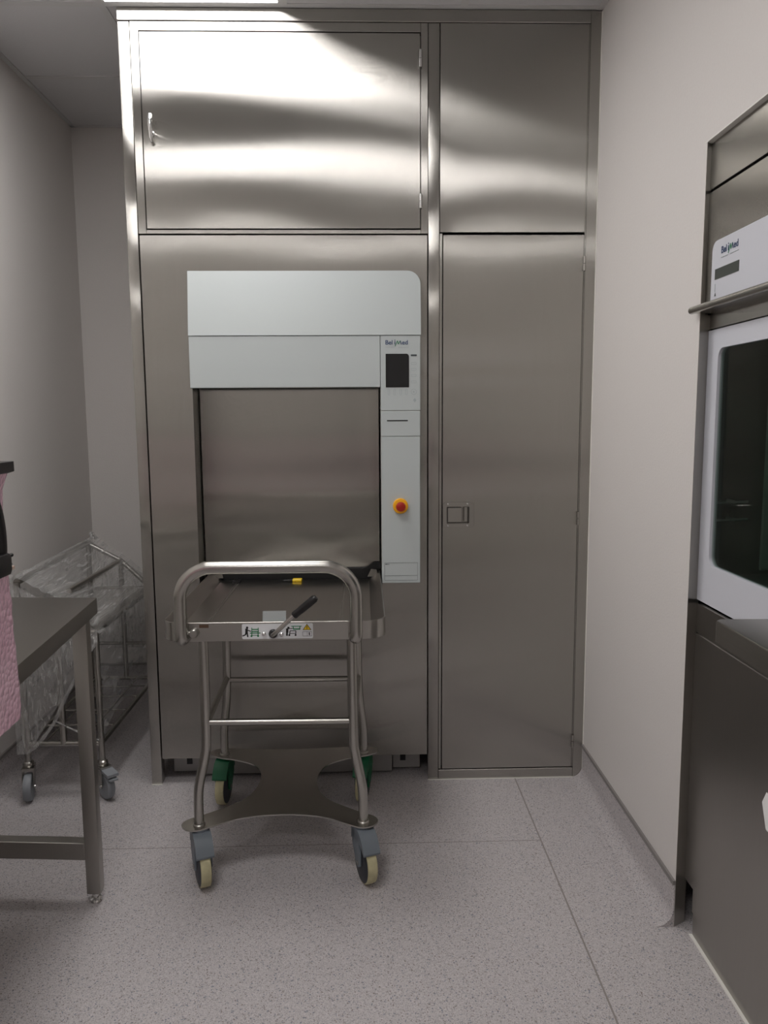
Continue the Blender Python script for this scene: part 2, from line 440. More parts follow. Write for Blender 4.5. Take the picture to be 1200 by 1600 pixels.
# ------------------------------------------------------------------ tall steel enclosure
F = 2.718
def warp_panel(x0, x1, z0, z1, y, amp, seed, t=.018, nx=26, nz=26, bow=0.0, sag=0.0):
    def f(u, v):
        x = x0+(x1-x0)*u; z = z0+(z1-z0)*v
        e = min(1, 9*min(u, 1-u))*min(1, 9*min(v, 1-v))
        d = amp*noise.noise(Vector((x*2.2+seed, z*2.6, seed*1.7)))*e
        d += bow*math.sin(math.pi*u)*math.sin(math.pi*v) + sag*(u-.5)*math.sin(2*math.pi*v)
        return Vector((x, y-d, z))
    return MB().sheet(f, nx, nz, (0, t, 0))
enc = thing('steel_cabinet', 'tall brushed steel cabinet front with doors, reaching up to the ceiling', 'cabinet', (0, F+.3, 0))
MB().box(-.800, .773, F-.004, F+.03, 2.655, 2.695, .0015).build('top_filler', 'steel_v', enc)
MB().box(-.800, -.762, F, F+.045, 0, 2.6545, .003, 2).build('post', 'steel_v', enc)
MB().box(.2285, .2665, F, F+.045, 0, 2.6545, .002, 2).build('post', 'steel_v', enc)
MB().box(.2672, .2775, F+.001, F+.04, .041, 1.979, .0015).build('door_jamb', 'steel_v', enc)
rp = MB()
prof = [(.7745, 2.695), (.7745, 0.0)]+[(.776+.034+.030*math.cos(math.radians(a))-.030, .030+.030*math.sin(math.radians(a))) for a in range(-90, 1, 15)]+[(.810, 2.695)]
rp.prism([(x, F, z) for x, z in prof], (0, .045, 0))
rp.build('post', 'steel_v', enc)
MB().box(.7705, .7740, F+.002, F+.03, .041, 2.6545).build('hinge_strip', 'steel_v', enc)
MB().box(.2672, .7740, F, F+.04, 0, .0375, .0015).build('sill', 'steel_v', enc)
fr = MB()
fr.box(-.7605, -.7335, F+.001, F+.03, 1.9775, 2.6545, .001); fr.box(.2030, .2270, F+.001, F+.03, 1.9775, 2.6545, .001)
fr.box(-.7335, .2030, F+.001, F+.03, 2.6255, 2.6545, .001); fr.box(-.7335, .2030, F+.001, F+.03, 1.9775, 1.9905, .001)
fr.build('upper_door_frame', 'steel_v', enc)
bd = MB(); bd.box(-.799, -.796, F+.045, YB-.002, .02, 2.69)
bd.build('side_panel', 'steel_v', enc, 0)
ud = warp_panel(-.7300, .2000, 1.9945, 2.6210, F, .0016, 3.1, bow=.0016, sag=-.002).build('upper_door', 'steel_v', enc, 60)
h = MB()
h.lathe([(.0085, 0), (.0085, .010), (.006, .012), (.006, .022)], (-.699, F+.001, 2.298), (0, -1, 0), 20)
h.tube(smooth_path([(-.699, F-.022, 2.280), (-.699, F-.027, 2.300), (-.699, F-.030, 2.330), (-.699, F-.024, 2.352)], 6), [.0065]*7+[.0075]*6+[.0085]*6, 12)
h.tube(smooth_path([(-.699, F-.024, 2.284), (-.698, F-.018, 2.272), (-.696, F-.004, 2.268)], 5), .0045, 10)
h.build('door_handle', 'chrome', ud)
for z0, z1 in ((2.513, 2.568), (2.060, 2.106)):
    h = MB(); h.cyl((.2015, F-.004, z0), (.2015, F-.004, (z0+z1)/2-.001), .0052, 14); h.cyl((.2015, F-.004, (z0+z1)/2+.001), (.2015, F-.004, z1), .0052, 14)
    h.box(.2015, .2068, F-.003, F+.002, z0, z1); h.build('hinge', 'chrome', ud)
warp_panel(.2690, .7690, 1.9820, 2.6535, F, .0018, 8.4, bow=.0016, sag=.0025).build('upper_panel', 'steel_v', enc, 60)
def grid_span(*br):
    out = []
    for a, b, n in br: out += [a+(b-a)*k/n for k in range(n)]
    return out+[br[-1][1]]
px0, px1, pz0, pz1 = .2955, .3755, .9710, 1.0310        # latch pocket cut into the door sheet
dxs = grid_span((.2805, px0, 1), (px0, px1, 3), (px1, .7680, 20)); dzs = grid_span((.0425, pz0, 24), (pz0, pz1, 3), (pz1, 1.9725, 24))
m = MB()
def tdy(x, z):
    u = (x-.2805)/.4875; v = (z-.0425)/1.93
    e = min(1, 9*min(u, 1-u))*min(1, 9*min(v, 1-v))
    return F-.0014*noise.noise(Vector((x*2.2+5.2, z*2.6, 8.84)))*e-.0016*math.sin(math.pi*u)*math.sin(math.pi*v)
G = [[m.bm.verts.new((x, tdy(x, z), z)) for z in dzs] for x in dxs]
for i in range(len(dxs)-1):
    for j in range(len(dzs)-1):
        if px0-1e-6 < dxs[i] < px1-1e-6 and pz0-1e-6 < dzs[j] < pz1-1e-6: continue
        m.bm.faces.new((G[i][j], G[i+1][j], G[i+1][j+1], G[i][j+1]))
ext = bmesh.ops.extrude_edge_only(m.bm, edges=[e for e in m.bm.edges if len(e.link_faces) == 1])
for v in ext['geom']:
    if isinstance(v, bmesh.types.BMVert): v.co.y += .018
td = m.build('tall_door', 'steel_v', enc, 60)
for zc in (1.876, .985, .143):
    h = MB(); h.cyl((.7705, F-.003, zc-.024), (.7705, F-.003, zc-.001), .0046, 14); h.cyl((.7705, F-.003, zc+.001), (.7705, F-.003, zc+.024), .0046, 14)
    h.box(.7705, .7752, F-.002, F+.003, zc-.024, zc+.024); h.build('hinge', 'steel_tube', td)
# recessed paddle latch: bezel ring, dark cup, paddle, keeper strip, four screws
lx0, lx1, lz0, lz1 = .2815, .3925, .9560, 1.0470
lo = rrect(lx0, lx1, lz0, lz1, (.012,)*4); li = rrect(lx0+.0125, lx1-.0155, lz0+.0135, lz1-.0145, (.006,)*4)
m = MB(); n = len(lo)
vo = [m.bm.verts.new((x, F-.0035, z)) for x, z in lo]; vi = [m.bm.verts.new((x, F-.0035, z)) for x, z in li]
vb = [m.bm.verts.new((x, F+.001, z)) for x, z in [(lx0+(x-lx0)*1.0, z) for x, z in lo]]; vj = [m.bm.verts.new((x, F-.0005, z)) for x, z in li]
for k in range(n):
    q = (k+1) % n
    m.bm.faces.new((vo[k], vo[q], vi[q], vi[k])); m.bm.faces.new((vb[k], vb[q], vo[q], vo[k])); m.bm.faces.new((vi[k], vi[q], vj[q], vj[k]))
latch = m.build('paddle_latch', 'steel_tube', td, 40)
m = MB(); q0, q1, q2, q3 = px0-.001, px1+.001, pz0-.001, pz1+.001
m.box(q0, q1, F+.022, F+.024, q2, q3); m.box(q0-.002, q0, F+.003, F+.024, q2, q3); m.box(q1, q1+.002, F+.003, F+.024, q2, q3)
m.box(q0, q1, F+.003, F+.024, q2-.002, q2); m.box(q0, q1, F+.003, F+.024, q3, q3+.002)
m.build('latch_cup', 'steel_tube', td, 0)
MB().box(lx0+.0175, lx1-.0420, F-.0045, F+.0225, lz0+.0185, lz1-.0195, .0015).build('latch_paddle', 'steel_tube', td)
MB().box(lx1-.0345, lx1-.0225, F-.0035, F+.0225, lz0+.020, lz1-.017, .001).build('latch_bar', 'steel_tube', td)
for sx in (.018, .088):
    for sz in (.0065, .085):
        MB().lathe([(.0030, 0), (.0028, .0012), (.0012, .0018)], (lx0+sx, F-.0034, lz0+sz), (0, -1, 0), 12).build('screw', 'chrome', td)
# sealant bead along floor and wall side
MB().box(-.800, -.762, F-.004, F-.0005, 0, .0028).build('sealant_bead', 'caulk', enc, 0)
MB().box(.2285, .776, F-.004, F-.0005, 0, .0028).build('sealant_bead', 'caulk', enc, 0)
MB().tube([(.778, F-.002, .002)]+[(.780+.030*math.cos(math.radians(a)), F-.002, .031+.030*math.sin(math.radians(a))) for a in range(-90, 1, 15)]+[(.8108, F-.002, .10), (.8108, F-.002, 2.69)], .0022, 8).build('sealant_bead', 'caulk', enc)

# ------------------------------------------------------------------ washer disinfector built into the cabinet
wd = thing('washer_disinfector', 'steel washer front with white control fascia and recessed door, behind the cart', 'washer', (-.25, F+.3, 0))
RX0, RX1, RZ0, RZ1, RY = -.597, .0605, .728, 1.50, 2.812
def span(*br):
    out = []
    for a, b, n in br: out += [a+(b-a)*k/n for k in range(n)]
    return out+[br[-1][1]]
xs = span((-.7575, RX0, 6), (RX0, RX1, 14), (RX1, .2245, 6)); zs = span((.1000, RZ0, 14), (RZ0, RZ1, 14), (RZ1, 1.9720, 12))
m = MB()
def fpy(x, z):
    e = min(1, 12*min(x+.7575, .2245-x))*min(1, 12*min(z-.1, 1.972-z))
    return F+.001-e*(.0016*noise.noise(Vector((x*2.2+1.3, z*2.4, 2.2))))
G = [[m.bm.verts.new((x, fpy(x, z), z)) for z in zs] for x in xs]
for i in range(len(xs)-1):
    for j in range(len(zs)-1):
        if RX0-1e-6 < xs[i] < RX1-1e-6 and RZ0-1e-6 < zs[j] < RZ1-1e-6: continue
        m.bm.faces.new((G[i][j], G[i+1][j], G[i+1][j+1], G[i][j+1]))
edge = [e for e in m.bm.edges if len(e.link_faces) == 1]
ext = bmesh.ops.extrude_edge_only(m.bm, edges=edge)
for v in ext['geom']:
    if isinstance(v, bmesh.types.BMVert): v.co.y += .016
m.build('front_panel', 'steel_v', wd, 60)
MB().box(RX0-.012, RX0, F+.017, RY, RZ0-.01, RZ1).build('reveal', 'steel_v', wd, 0)
MB().box(RX1, RX1+.012, F+.017, RY, RZ0-.01, RZ1).build('reveal', 'steel_dark', wd, 0)
MB().box(RX0, RX1, F+.017, RY+.01, RZ0-.012, RZ0-.001).build('reveal', 'steel_dark', wd, 0)
def rdoor(u, v):
    x = RX0+.006+(RX1-RX0-.012)*u; z = .797+(1.50-.797)*v
    d = .0015*noise.noise(Vector((x*2.4, z*3, 4.4)))
    if z < 1.092: d += -.006*(1.092-z)/.28
    return Vector((x, RY-.004+d*-1, z))
MB().sheet(rdoor, 22, 40, (0, .02, 0)).build('sliding_door', 'steel_v', wd, 60)
MB().box(RX0+.002, RX1-.002, RY-.004, RY+.015, RZ0, .796, .004).build('door_seal', 'rubber_black', wd)
MB().prism([(RX1-.075, RY-.008, .790), (RX1-.002, RY-.008, .790), (RX1-.002, RY-.008, .816), (RX1-.030, RY-.008, .815), (RX1-.050, RY-.008, .800)], (0, .004, 0)).build('door_seal', 'rubber_black', wd, 0)
MB().prism([(RX0+.002, RY-.008, .790), (RX0+.020, RY-.008, .790), (RX0+.012, RY-.008, .812), (RX0+.002, RY-.008, .824)], (0, .004, 0)).build('door_seal', 'rubber_black', wd, 0)
# white fascias: the upper one leans back
o = rrect(-.599, .2005, 1.6335, 1.8530, (0, 0, .046, 0))
def lean(z): return F-.030+.024*(z-1.6335)/.22
m = MB(); a = [m.bm.verts.new((x, lean(z), z)) for x, z in o]; b = [m.bm.verts.new((x, F+.001, z)) for x, z in o]
m.bm.faces.new(a)
for k in range(len(a)): m.bm.faces.new((a[k], b[k], b[(k+1) % len(a)], a[(k+1) % len(a)]))
m.build('upper_fascia', 'fascia_white', wd)
FY = F-.028
MB().box(-.5985, .0590, FY, F+.001, 1.4560, 1.6315, .0015).build('lower_fascia', 'fascia_white', wd)
cp = MB().box(.0605, .1985, FY, F+.001, 1.3745, 1.6315, .0015).build('control_panel', 'fascia_white', wd)
MB().box(.0605, .1980, FY, F+.001, 1.2850, 1.3730, .0015).build('printer_panel', 'fascia_white', wd)
lp = MB().box(.0605, .1975, FY, F+.001, .7600, 1.2835, .0015).build('lower_panel', 'fascia_white', wd)
K = (F-.028)/F        # things printed on the fascia face
fpoly(rrect(.078, .159, 1.4545, 1.5695, (.001, .001, .010, .001)), FY-.001, .0015).build('screen', 'screen_black', cp, 0)
def logo(parent, origin, ux, uz, s):
    ux, uz = Vector(ux), Vector(uz); org = Vector(origin); nn = ux.cross(uz)
    text_mesh('Bel', s, 'logo_lettering', 'print_blue', parent, org, ux, uz, bold=.00025)
    text_mesh('ed', s, 'logo_lettering', 'print_blue', parent, org+ux*(s*2.76), ux, uz, bold=.00025)
    def strokes(segs, mat):
        m = MB()
        for (p, q, wd_) in segs:
            p, q = Vector(p)*s, Vector(q)*s; d = (q-p).normalized(); nv = Vector((-d.y, d.x))*wd_*s*.5
            pts = [p+nv, p-nv, q-nv, q+nv]
            m.prism([org+ux*t.x+uz*t.y-nn*.0001 for t in pts], nn*.0004)
        m.build('logo_lettering', mat, parent, 0)
    strokes([((1.60, 0), (1.60, .52), .13), ((1.60, .62), (1.60, .76), .13)], 'print_blue')
    strokes([((1.62, -.28), (2.02, .60), .11), ((2.02, .60), (2.16, .05), .12), ((2.16, .05), (2.48, .60), .12)], 'print_green')
    strokes([((2.48, .60), (2.66, .0), .13)], 'print_blue')
    strokes([((x0, -.42), (x1, -.42), .05) for x0, x1 in ((.05, .75), (.85, 1.5), (2.1, 2.9), (3.0, 3.9))], 'print_mark')
logo(cp, (.0765, FY-.0006, 1.6010), (1, 0, 0), (0, 0, 1), .0212)
fpoly(rrect(.1655, .1865, 1.5610, 1.5670, (.002,)*4), FY-.0008, .001).build('status_lamp', 'print_dark', cp, 0)
def ring_outline(x0, x1, z0, z1, r, wdt, mat, parent, name):
    o = rrect(x0, x1, z0, z1, (r,)*4, 5); i = rrect(x0+wdt, x1-wdt, z0+wdt, z1-wdt, (max(r-wdt, .0002),)*4, 5)
    m = MB(); A = [m.bm.verts.new((x, FY-.0005, z)) for x, z in o]; B = [m.bm.verts.new((x, FY-.0005, z)) for x, z in i]
    for k in range(len(A)): m.bm.faces.new((A[k], A[(k+1) % len(A)], B[(k+1) % len(A)], B[k]))
    return m.build(name, mat, parent, 0)
for z in (1.536, 1.516, 1.495, 1.473): ring_outline(.1665, .1845, z-.004, z+.004, .002, .0012, 'print_mark', cp, 'key')
for x in (.0885, .1085, .1300, .1495): ring_outline(x-.0035, x+.0035, 1.428, 1.449, .002, .0012, 'print_mark', cp, 'key')
ring_outline(.1655, .1855, 1.4290, 1.4490, .0098, .0014, 'print_mark', cp, 'key')
fpoly([(.1755+.003*math.cos(t*math.pi/6), 1.439+.003*math.sin(t*math.pi/6)) for t in range(12)], FY-.0006).build('key', 'print_mark', cp, 0)
fpoly([(.1790, 1.402), (.1850, 1.410), (.1790, 1.418), (.1730, 1.410)], FY-.0006).build('key', 'print_mark', cp, 0)
MB().box(.0815, .1545, FY-.0008, FY+.001, 1.3375, 1.3415).build('paper_slot_shade', 'black_plastic', wd, 0)  # flat black strip painted as the shade inside the paper slot
es = MB().lathe([(.0272, 0), (.0272, .010), (.0255, .014), (.018, .0155)], (.1275, FY+.0005, 1.039), (0, -1, 0), 36).build('emergency_stop', 'estop_yellow', lp)
MB().lathe([(.010, .012), (.010, .020), (.0165, .023), (.0172, .029), (.0155, .034), (.008, .0365), (.001, .037)], (.1275, FY, 1.039), (0, -1, 0), 36).build('stop_button', 'estop_red', lp)
m = MB()
for (x0, x1, z0, z1) in ((.0695, .1880, .8335, .8343), (.0695, .1880, .7700, .7708), (.0695, .0703, .77, .8343), (.1872, .1880, .77, .8343), (.0695, .1880, .7868, .7875)):
    m.box(x0, x1, FY-.0006, FY+.0004, z0, z1)
for x0, x1 in ((.072, .081), (.083, .086)): m.box(x0, x1, FY-.0006, FY+.0004, .8275, .8305)
m.build('label_outline', 'print_dark', lp, 0)
# kick space: plates set back behind the front
for x0, x1, y in ((-.738, -.640, 2.802), (-.612, .096, 2.775), (.100, .204, 2.802)):
    MB().box(x0, x1, y, y+.01, .010, .125, .001).build('kick_plate', 'kick_grey', wd)
for x in (-.6775, .138):
    MB().box(x-.0105, x+.0105, 2.7995, 2.803, .040, .105).build('vent', 'black_plastic', wd, 0)

# ------------------------------------------------------------------ loading cart
cart = thing('loading_cart', 'stainless steel loading cart with push handle and lever, docked at the washer', 'cart', (-.255, 2.36, 0))
CX = -.257
# tray: outline with rounded front corners, flanged sides sloping into the bed
TZ0, TZ1, BZ = .735, .787, .757
def tray_outline(hw, yf, yb, r):
    o = [(CX-hw, yb)]
    o += [(CX-hw+r-r*math.cos(math.radians(a)), yf+r-r*math.sin(math.radians(a))) for a in range(0, 91, 15)]
    o += [(CX+hw-r+r*math.sin(math.radians(a)), yf+r-r*math.cos(math.radians(a))) for a in range(0, 91, 15)]
    o += [(CX+hw, yb)]
    return o
out = tray_outline(.313, 2.082, 2.785, .055); lip = tray_outline(.310, 2.085, 2.785, .053); bed = tray_outline(.272, 2.088, 2.785, .03)
m = MB(); n = len(out)
V0 = [m.bm.verts.new((x, y, TZ0)) for x, y in out]; V1 = [m.bm.verts.new((x, y, TZ1)) for x, y in out]
V2 = [m.bm.verts.new((x, y, TZ1)) for x, y in lip]; V3 = [m.bm.verts.new((x, y, BZ)) for x, y in bed]
for A, B in ((V0, V1), (V1, V2), (V2, V3)):
    for k in range(n-1): m.bm.faces.new((A[k], A[k+1], B[k+1], B[k]))
m.bm.faces.new(V3)
m.build('tray', 'steel_top', cart, 30)
MB().box(CX-.300, CX+.300, 2.10, 2.78, TZ0-.001, TZ0+.006, .002).build('tray_underside', 'steel_plate', cart)
MB().box(-.492, -.048, 2.0775, 2.0825, .7345, .7885, .0012).build('apron', 'steel_cart', cart)
for x in (-.466, -.458, -.078, -.070):
    MB().box(x-.0013, x+.0013, 2.10, 2.78, BZ-.001, BZ+.0022, .0006).build('slide_rail', 'steel_cart', cart)
# rear corner lugs that enter the opening
for s in (-1, 1):
    x = CX+s*.285
    MB().prism([(x-.020, 2.775, TZ1-.02), (x+.020, 2.775, TZ1-.02), (x+.014, 2.775, TZ1+.006), (x-.006, 2.775, TZ1+.009)], (0, .010, 0)).build('docking_lug', 'steel_plate', cart)
MB().prism([(-.292, 2.112, BZ+.001), (-.226, 2.112, BZ+.001), (-.226, 2.128, .8065), (-.292, 2.128, .8065)], (0, .003, -.0005)).build('name_plate', 'fascia_white', cart, 0)
# yellow tag with a black pin, dark clip on the bed
MB().box(-.266, -.232, 2.745, 2.770, BZ, BZ+.009, .002).build('yellow_tag', 'sticker_yellow', cart)
MB().cyl((-.300, 2.748, BZ+.004), (-.266, 2.752, BZ+.006), .0028, 10).build('tag_pin', 'black_plastic', cart)
for dy in (0, .018, .036): MB().box(-.480, -.455, 2.725+dy, 2.733+dy, BZ, BZ+.010).build('clip', 'black_plastic', cart, 0)
# legs
def leg(pts, name='leg'): MB().tube(smooth_path(pts, 8), .0142, 16).build(name, 'steel_tube', cart, 60)
leg([(-.462, 2.122, .740), (-.462, 2.122, .58), (-.464, 2.122, .43), (-.468, 2.122, .385), (-.487, 2.122, .300), (-.492, 2.122, .255), (-.493, 2.122, .169)])
leg([(-.040, 2.122, .740), (-.040, 2.122, .58), (-.038, 2.122, .43), (-.034, 2.122, .385), (-.018, 2.122, .300), (-.013, 2.122, .255), (-.012, 2.122, .169)])
leg([(-.483, 2.598, .740), (-.485, 2.598, .58), (-.488, 2.598, .43), (-.492, 2.598, .36), (-.501, 2.598, .28), (-.504, 2.598, .235), (-.504, 2.598, .169)])
leg([(-.031, 2.598, .740), (-.029, 2.598, .58), (-.027, 2.598, .43), (-.023, 2.598, .36), (-.014, 2.598, .28), (-.011, 2.598, .235), (-.011, 2.598, .169)])
MB().cyl((-.463, 2.122, .482), (-.039, 2.122, .480), .0095, 14).build('cross_tube', 'steel_tube', cart)
MB().cyl((-.487, 2.598, .442), (-.028, 2.598, .440), .0095, 14).build('cross_tube', 'steel_tube', cart)
MB().cyl((-.465, 2.122, .470), (-.487, 2.598, .448), .0095, 14).build('side_tube', 'steel_tube', cart)
MB().cyl((-.037, 2.122, .470), (-.028, 2.598, .448), .0095, 14).build('side_tube', 'steel_tube', cart)
for x, y in ((-.493, 2.122), (-.012, 2.122), (-.504, 2.598), (-.011, 2.598)):
    MB().lathe([(.0175, 0), (.0175, .003), (.015, .005)], (x, y, .1705), (0, 0, 1), 20).build('weld_collar', 'steel_cart', cart)
# X-shaped base plate
half = [(0, 2.172), (.07, 2.166), (.135, 2.148), (.195, 2.112), (.235, 2.090), (.268, 2.094), (.288, 2.122), (.276, 2.152), (.235, 2.178),
        (.160, 2.235), (.118, 2.285), (.098, 2.345), (.094, 2.410), (.105, 2.465), (.135, 2.510), (.20, 2.548), (.255, 2.566), (.292, 2.590), (.296, 2.622), (.272, 2.640), (.235, 2.642), (.13, 2.632), (0, 2.628)]
sp = smooth_path([(x, y, 0) for x, y in half], 5)
loop = [(CX+p.x, p.y) for p in sp]+[(CX-p.x, p.y) for p in sp[::-1][1:-1]]
MB().prism([(x, y, .1665) for x, y in loop], (0, 0, .004)).build('base_plate', 'steel_plate', cart, 30)
# casters
def caster(x, y, ang, mat, brake):
    q = Matrix.Rotation(ang, 4, 'Z'); T = Matrix.Translation((x, y, 0)) @ q
    P = lambda a, b, c: T @ Vector((a, b, c))
    m = MB()                                   # local: wheel plane is y-z, trails to -y
    m.cyl(P(0, 0, .130), P(0, 0, .1665), .026, 20)
    prof = [(.032, .148), (.022, .160), (-.026, .160), (-.046, .152), (-.064, .134), (-.076, .112), (-.075, .106), (-.056, .118), (-.024, .127), (.010, .128), (.034, .112)]
    m.prism([P(-.0255, b, c) for b, c in prof], q.to_3x3() @ Vector((.051, 0, 0)))
    for s in (-1, 1):
        ch = [(.026, .145), (-.020, .145), (-.040, .10), (-.040, .058), (-.024, .048), (-.008, .056), (.022, .10)]
        m.prism([P(s*.0255, b, c) for b, c in ch], q.to_3x3() @ Vector((-s*.005, 0, 0)))
    cst = m.build('caster', mat, cart, 30)
    R = .0625; ax = q.to_3x3() @ Vector((1, 0, 0)); c0 = P(0, -.024, R)
    MB().lathe([(.010, -.019), (.046, -.0185), (.052, -.016), (.058, -.015), (.0600, -.012), (.0600, .012), (.058, .015), (.052, .016), (.046, .0185), (.010, .019)], c0, ax, 40).build('wheel', 'wheel_core', cst, 30)
    MB().lathe([(.0585, -.0150), (.0612, -.0135), (.0625, -.005), (.0625, .005), (.0612, .0135), (.0585, .0150)], c0, ax, 44).build('tread', 'tread_cream', cst, 40)
    MB().cyl(c0-ax*.027, c0+ax*.027, .006, 12).build('axle', 'steel_tube', cst)
caster(-.490, 2.118, math.radians(22), 'caster_grey', False)
caster(-.014, 2.118, math.radians(20), 'caster_grey', False)
caster(-.504, 2.598, math.radians(-6), 'caster_green', True)
caster(-.011, 2.598, math.radians(-12), 'caster_green', True)
# push handle
HY = 2.048
hp = [(-.497, HY+.024, .756), (-.503, HY+.006, .750), (-.5055, HY, .762), (-.5055, HY, .80), (-.5055, HY, .852)]
hp += [(-.5055+.088-.088*math.cos(math.radians(a)), HY, .861+.088*math.sin(math.radians(a))) for a in range(10, 91, 16)]
hp += [(-.30, HY, .949), (-.20, HY, .949)]
hp += [(-.026-.088+.088*math.sin(math.radians(a)), HY, .861+.088*math.cos(math.radians(a))) for a in range(0, 91, 16)]
hp += [(-.026, HY, .852), (-.026, HY, .80), (-.026, HY, .762), (-.0275, HY+.006, .748), (-.030, HY+.026, .748)]
MB().tube(smooth_path(hp, 5), .0178, 18).build('push_handle', 'steel_tube', cart, 60)
MB().lathe([(.0125, 0), (.0125, .020), (.010, .024)], (-.474, 2.078, .7625), (0, -1, 0), 20).build('pivot_knob', 'steel_cart', cart)
MB().box(-.462, -.436, 2.0768, 2.0776, .774, .783).build('maker_label', 'rust_label', cart, 0)
# pictogram plate
PY = 2.0768
pp = fpoly(rrect(-.3440, -.1470, .7405, .7835, (.004,)*4), PY, .0010).build('pictogram_plate', 'sticker_white', cart, 0)
PX0, PZ0, PW = -.3440, .7405, .197/950.0
def pk(px, pz): return (PX0+(px-160)*PW, PZ0+(352-pz)*.043/255)
def pstroke(segs, mat, name='pictogram'):
    m = MB()
    for p, q, wpx in segs:
        p, q = Vector(pk(*p)), Vector(pk(*q)); d = (q-p).normalized(); nv = Vector((-d.y, d.x))*wpx*PW*.5
        m.prism([(t.x, PY-.0004, t.y) for t in (p+nv, p-nv, q-nv, q+nv)], (0, .0005, 0))
    return m.build(name, mat, pp, 0)
def pdot(c, r, mat):
    x, z = pk(*c); fpoly([(x+r*PW*math.cos(k*math.pi/8), z+r*PW*math.sin(k*math.pi/8)) for k in range(16)], PY-.0004).build('pictogram', mat, pp, 0)
pdot((230, 158), 16, 'sticker_black')
pstroke([((222, 175), (220, 250), 34), ((225, 195), (280, 222), 12), ((215, 245), (205, 280), 20), ((205, 280), (165, 298), 16), ((228, 245), (236, 318), 18)], 'sticker_black')
pstroke([((292, 160), (292, 230), 10), ((378, 160), (378, 230), 10), ((290, 190), (380, 190), 14), ((285, 225), (385, 225), 14), ((265, 252), (405, 252), 12), ((292, 230), (290, 300), 12), ((374, 230), (374, 300), 12), ((290, 290), (376, 290), 8)], 'sticker_green')
pdot((286, 302), 13, 'sticker_green'); pdot((374, 302), 13, 'sticker_green')
pdot((782, 170), 16, 'sticker_black')
pstroke([((766, 180), (764, 250), 32), ((768, 185), (840, 182), 10), ((762, 245), (760, 305), 24)], 'sticker_black')
pstroke([((820, 145), (960, 145), 10), ((845, 145), (850, 200), 12), ((935, 145), (935, 200), 12), ((850, 196), (940, 196), 12), ((850, 180), (930, 180), 6)], 'sticker_green')
pstroke([((800, 222), (885, 222), 10), ((802, 222), (796, 290), 12), ((880, 222), (878, 290), 12), ((800, 266), (880, 266), 8)], 'sticker_black')
pdot((792, 294), 13, 'sticker_black'); pdot((876, 294), 13, 'sticker_black')
def ptri(pts, mat, y): fpoly([pk(*p) for p in pts], y).build('pictogram', mat, pp, 0)
ptri([(1030, 106), (1090, 210), (972, 210)], 'sticker_black', PY-.0003)
ptri([(1030, 122), (1076, 202), (985, 202)], 'sticker_yellow', PY-.0006)
pstroke([((1030, 142), (1030, 178), 9), ((1030, 186), (1030, 195), 9)], 'sticker_black')
for ob in pp.children[-1:]: ob.location.y -= .0006
pstroke([((972, 238), (1092, 238), 4), ((972, 314), (1092, 314), 4), ((972, 238), (972, 314), 4), ((1092, 238), (1092, 314), 4), ((1032, 238), (1032, 314), 4)], 'print_dark')
pstroke([((1060, 250), (1062, 300), 14)], 'sticker_black')
MB().lathe([(.0055, 0), (.0055, .006), (.003, .008)], (*(pk(455, 262)[0], 2.077), pk(455, 262)[1]), (0, -1, 0), 14).build('lock_pin', 'chrome', cart)
MB().lathe([(.0055, 0), (.0055, .006), (.003, .008)], (*(pk(690, 272)[0], 2.077), pk(690, 272)[1]), (0, -1, 0), 14).build('lock_pin', 'chrome', cart)
# lever
lv = MB().lathe([(.0125, 0), (.0125, .006), (.010, .010)], (-.2575, 2.078, .7555), (0, -1, 0), 24).build('lever_boss', 'black_plastic', cart)
MB().tube(smooth_path([(-.2575, 2.071, .7555), (-.2560, 2.058, .7565), (-.240, 2.050, .7720), (-.190, 2.044, .8200)], 6), .0062, 14).build('lever_rod', 'steel_tube', cart, 60)
g = MB(); p0, p1 = Vector((-.196, 2.0447, .8142)), Vector((-.134, 2.037, .8665)); d = (p1-p0)
g.lathe([(.0095, 0), (.0108, .004), (.0100, .015), (.0108, .03), (.0112, .055), (.0108, d.length-.006), (.0075, d.length)], p0, d.normalized(), 18).build('lever_grip', 'black_plastic', cart)

# ------------------------------------------------------------------ steel work table
tt = thing('steel_table', 'plain stainless steel work table with square legs and low stretcher', 'table', (-.95, 1.6, 0))
Ct = Vector((-.752, 2.115, 0)); U = Vector((-.9973, .0740, 0)); Vv = Vector((.0740, -.9973, 0))
def tbox(m, a0, a1, b0, b1, z0, z1):
    pts = [Ct+U*a+Vv*b+Vector((0, 0, z0)) for a, b in ((a0, b0), (a1, b0), (a1, b1), (a0, b1))]
    m.prism(pts, (0, 0, z1-z0)); bmesh.ops.bevel(m.bm, geom=list(m.bm.edges), offset=.0018, segments=2, profile=.5, affect='EDGES')
    return m
TW, TL = .50, 1.50
steel_sheet('steel_table_top', STEEL, 0.34, 0.7, tuple(Vv))
tbox(MB(), 0, TW, 0, TL, .811, .855).build('table_top', 'steel_table_top', tt, 35)
for a in (.004, TW-.044):
    for b in (.065, TL-.105):
        m = MB(); tbox(m, a, a+.040, b, b+.040, .030, .812)
        lg = m.build('leg', 'steel_dark', tt, 35)
        p = Ct+U*(a+.02)+Vv*(b+.02)
        MB().lathe([(.016, 0), (.018, .003), (.016, .008), (.007, .010), (.007, .018), (.012, .020), (.012, .025), (.006, .027), (.006, .034)], (p.x, p.y, 0), (0, 0, 1), 20).build('levelling_foot', 'chrome', lg)
for b in (.067, TL-.103): tbox(MB(), .044, TW-.044, b, b+.036, .130, .180).build('stretcher', 'steel_dark', tt, 0)
tbox(MB(), TW-.042, TW-.006, .105, TL-.105, .130, .180).build('stretcher', 'steel_dark', tt, 0)

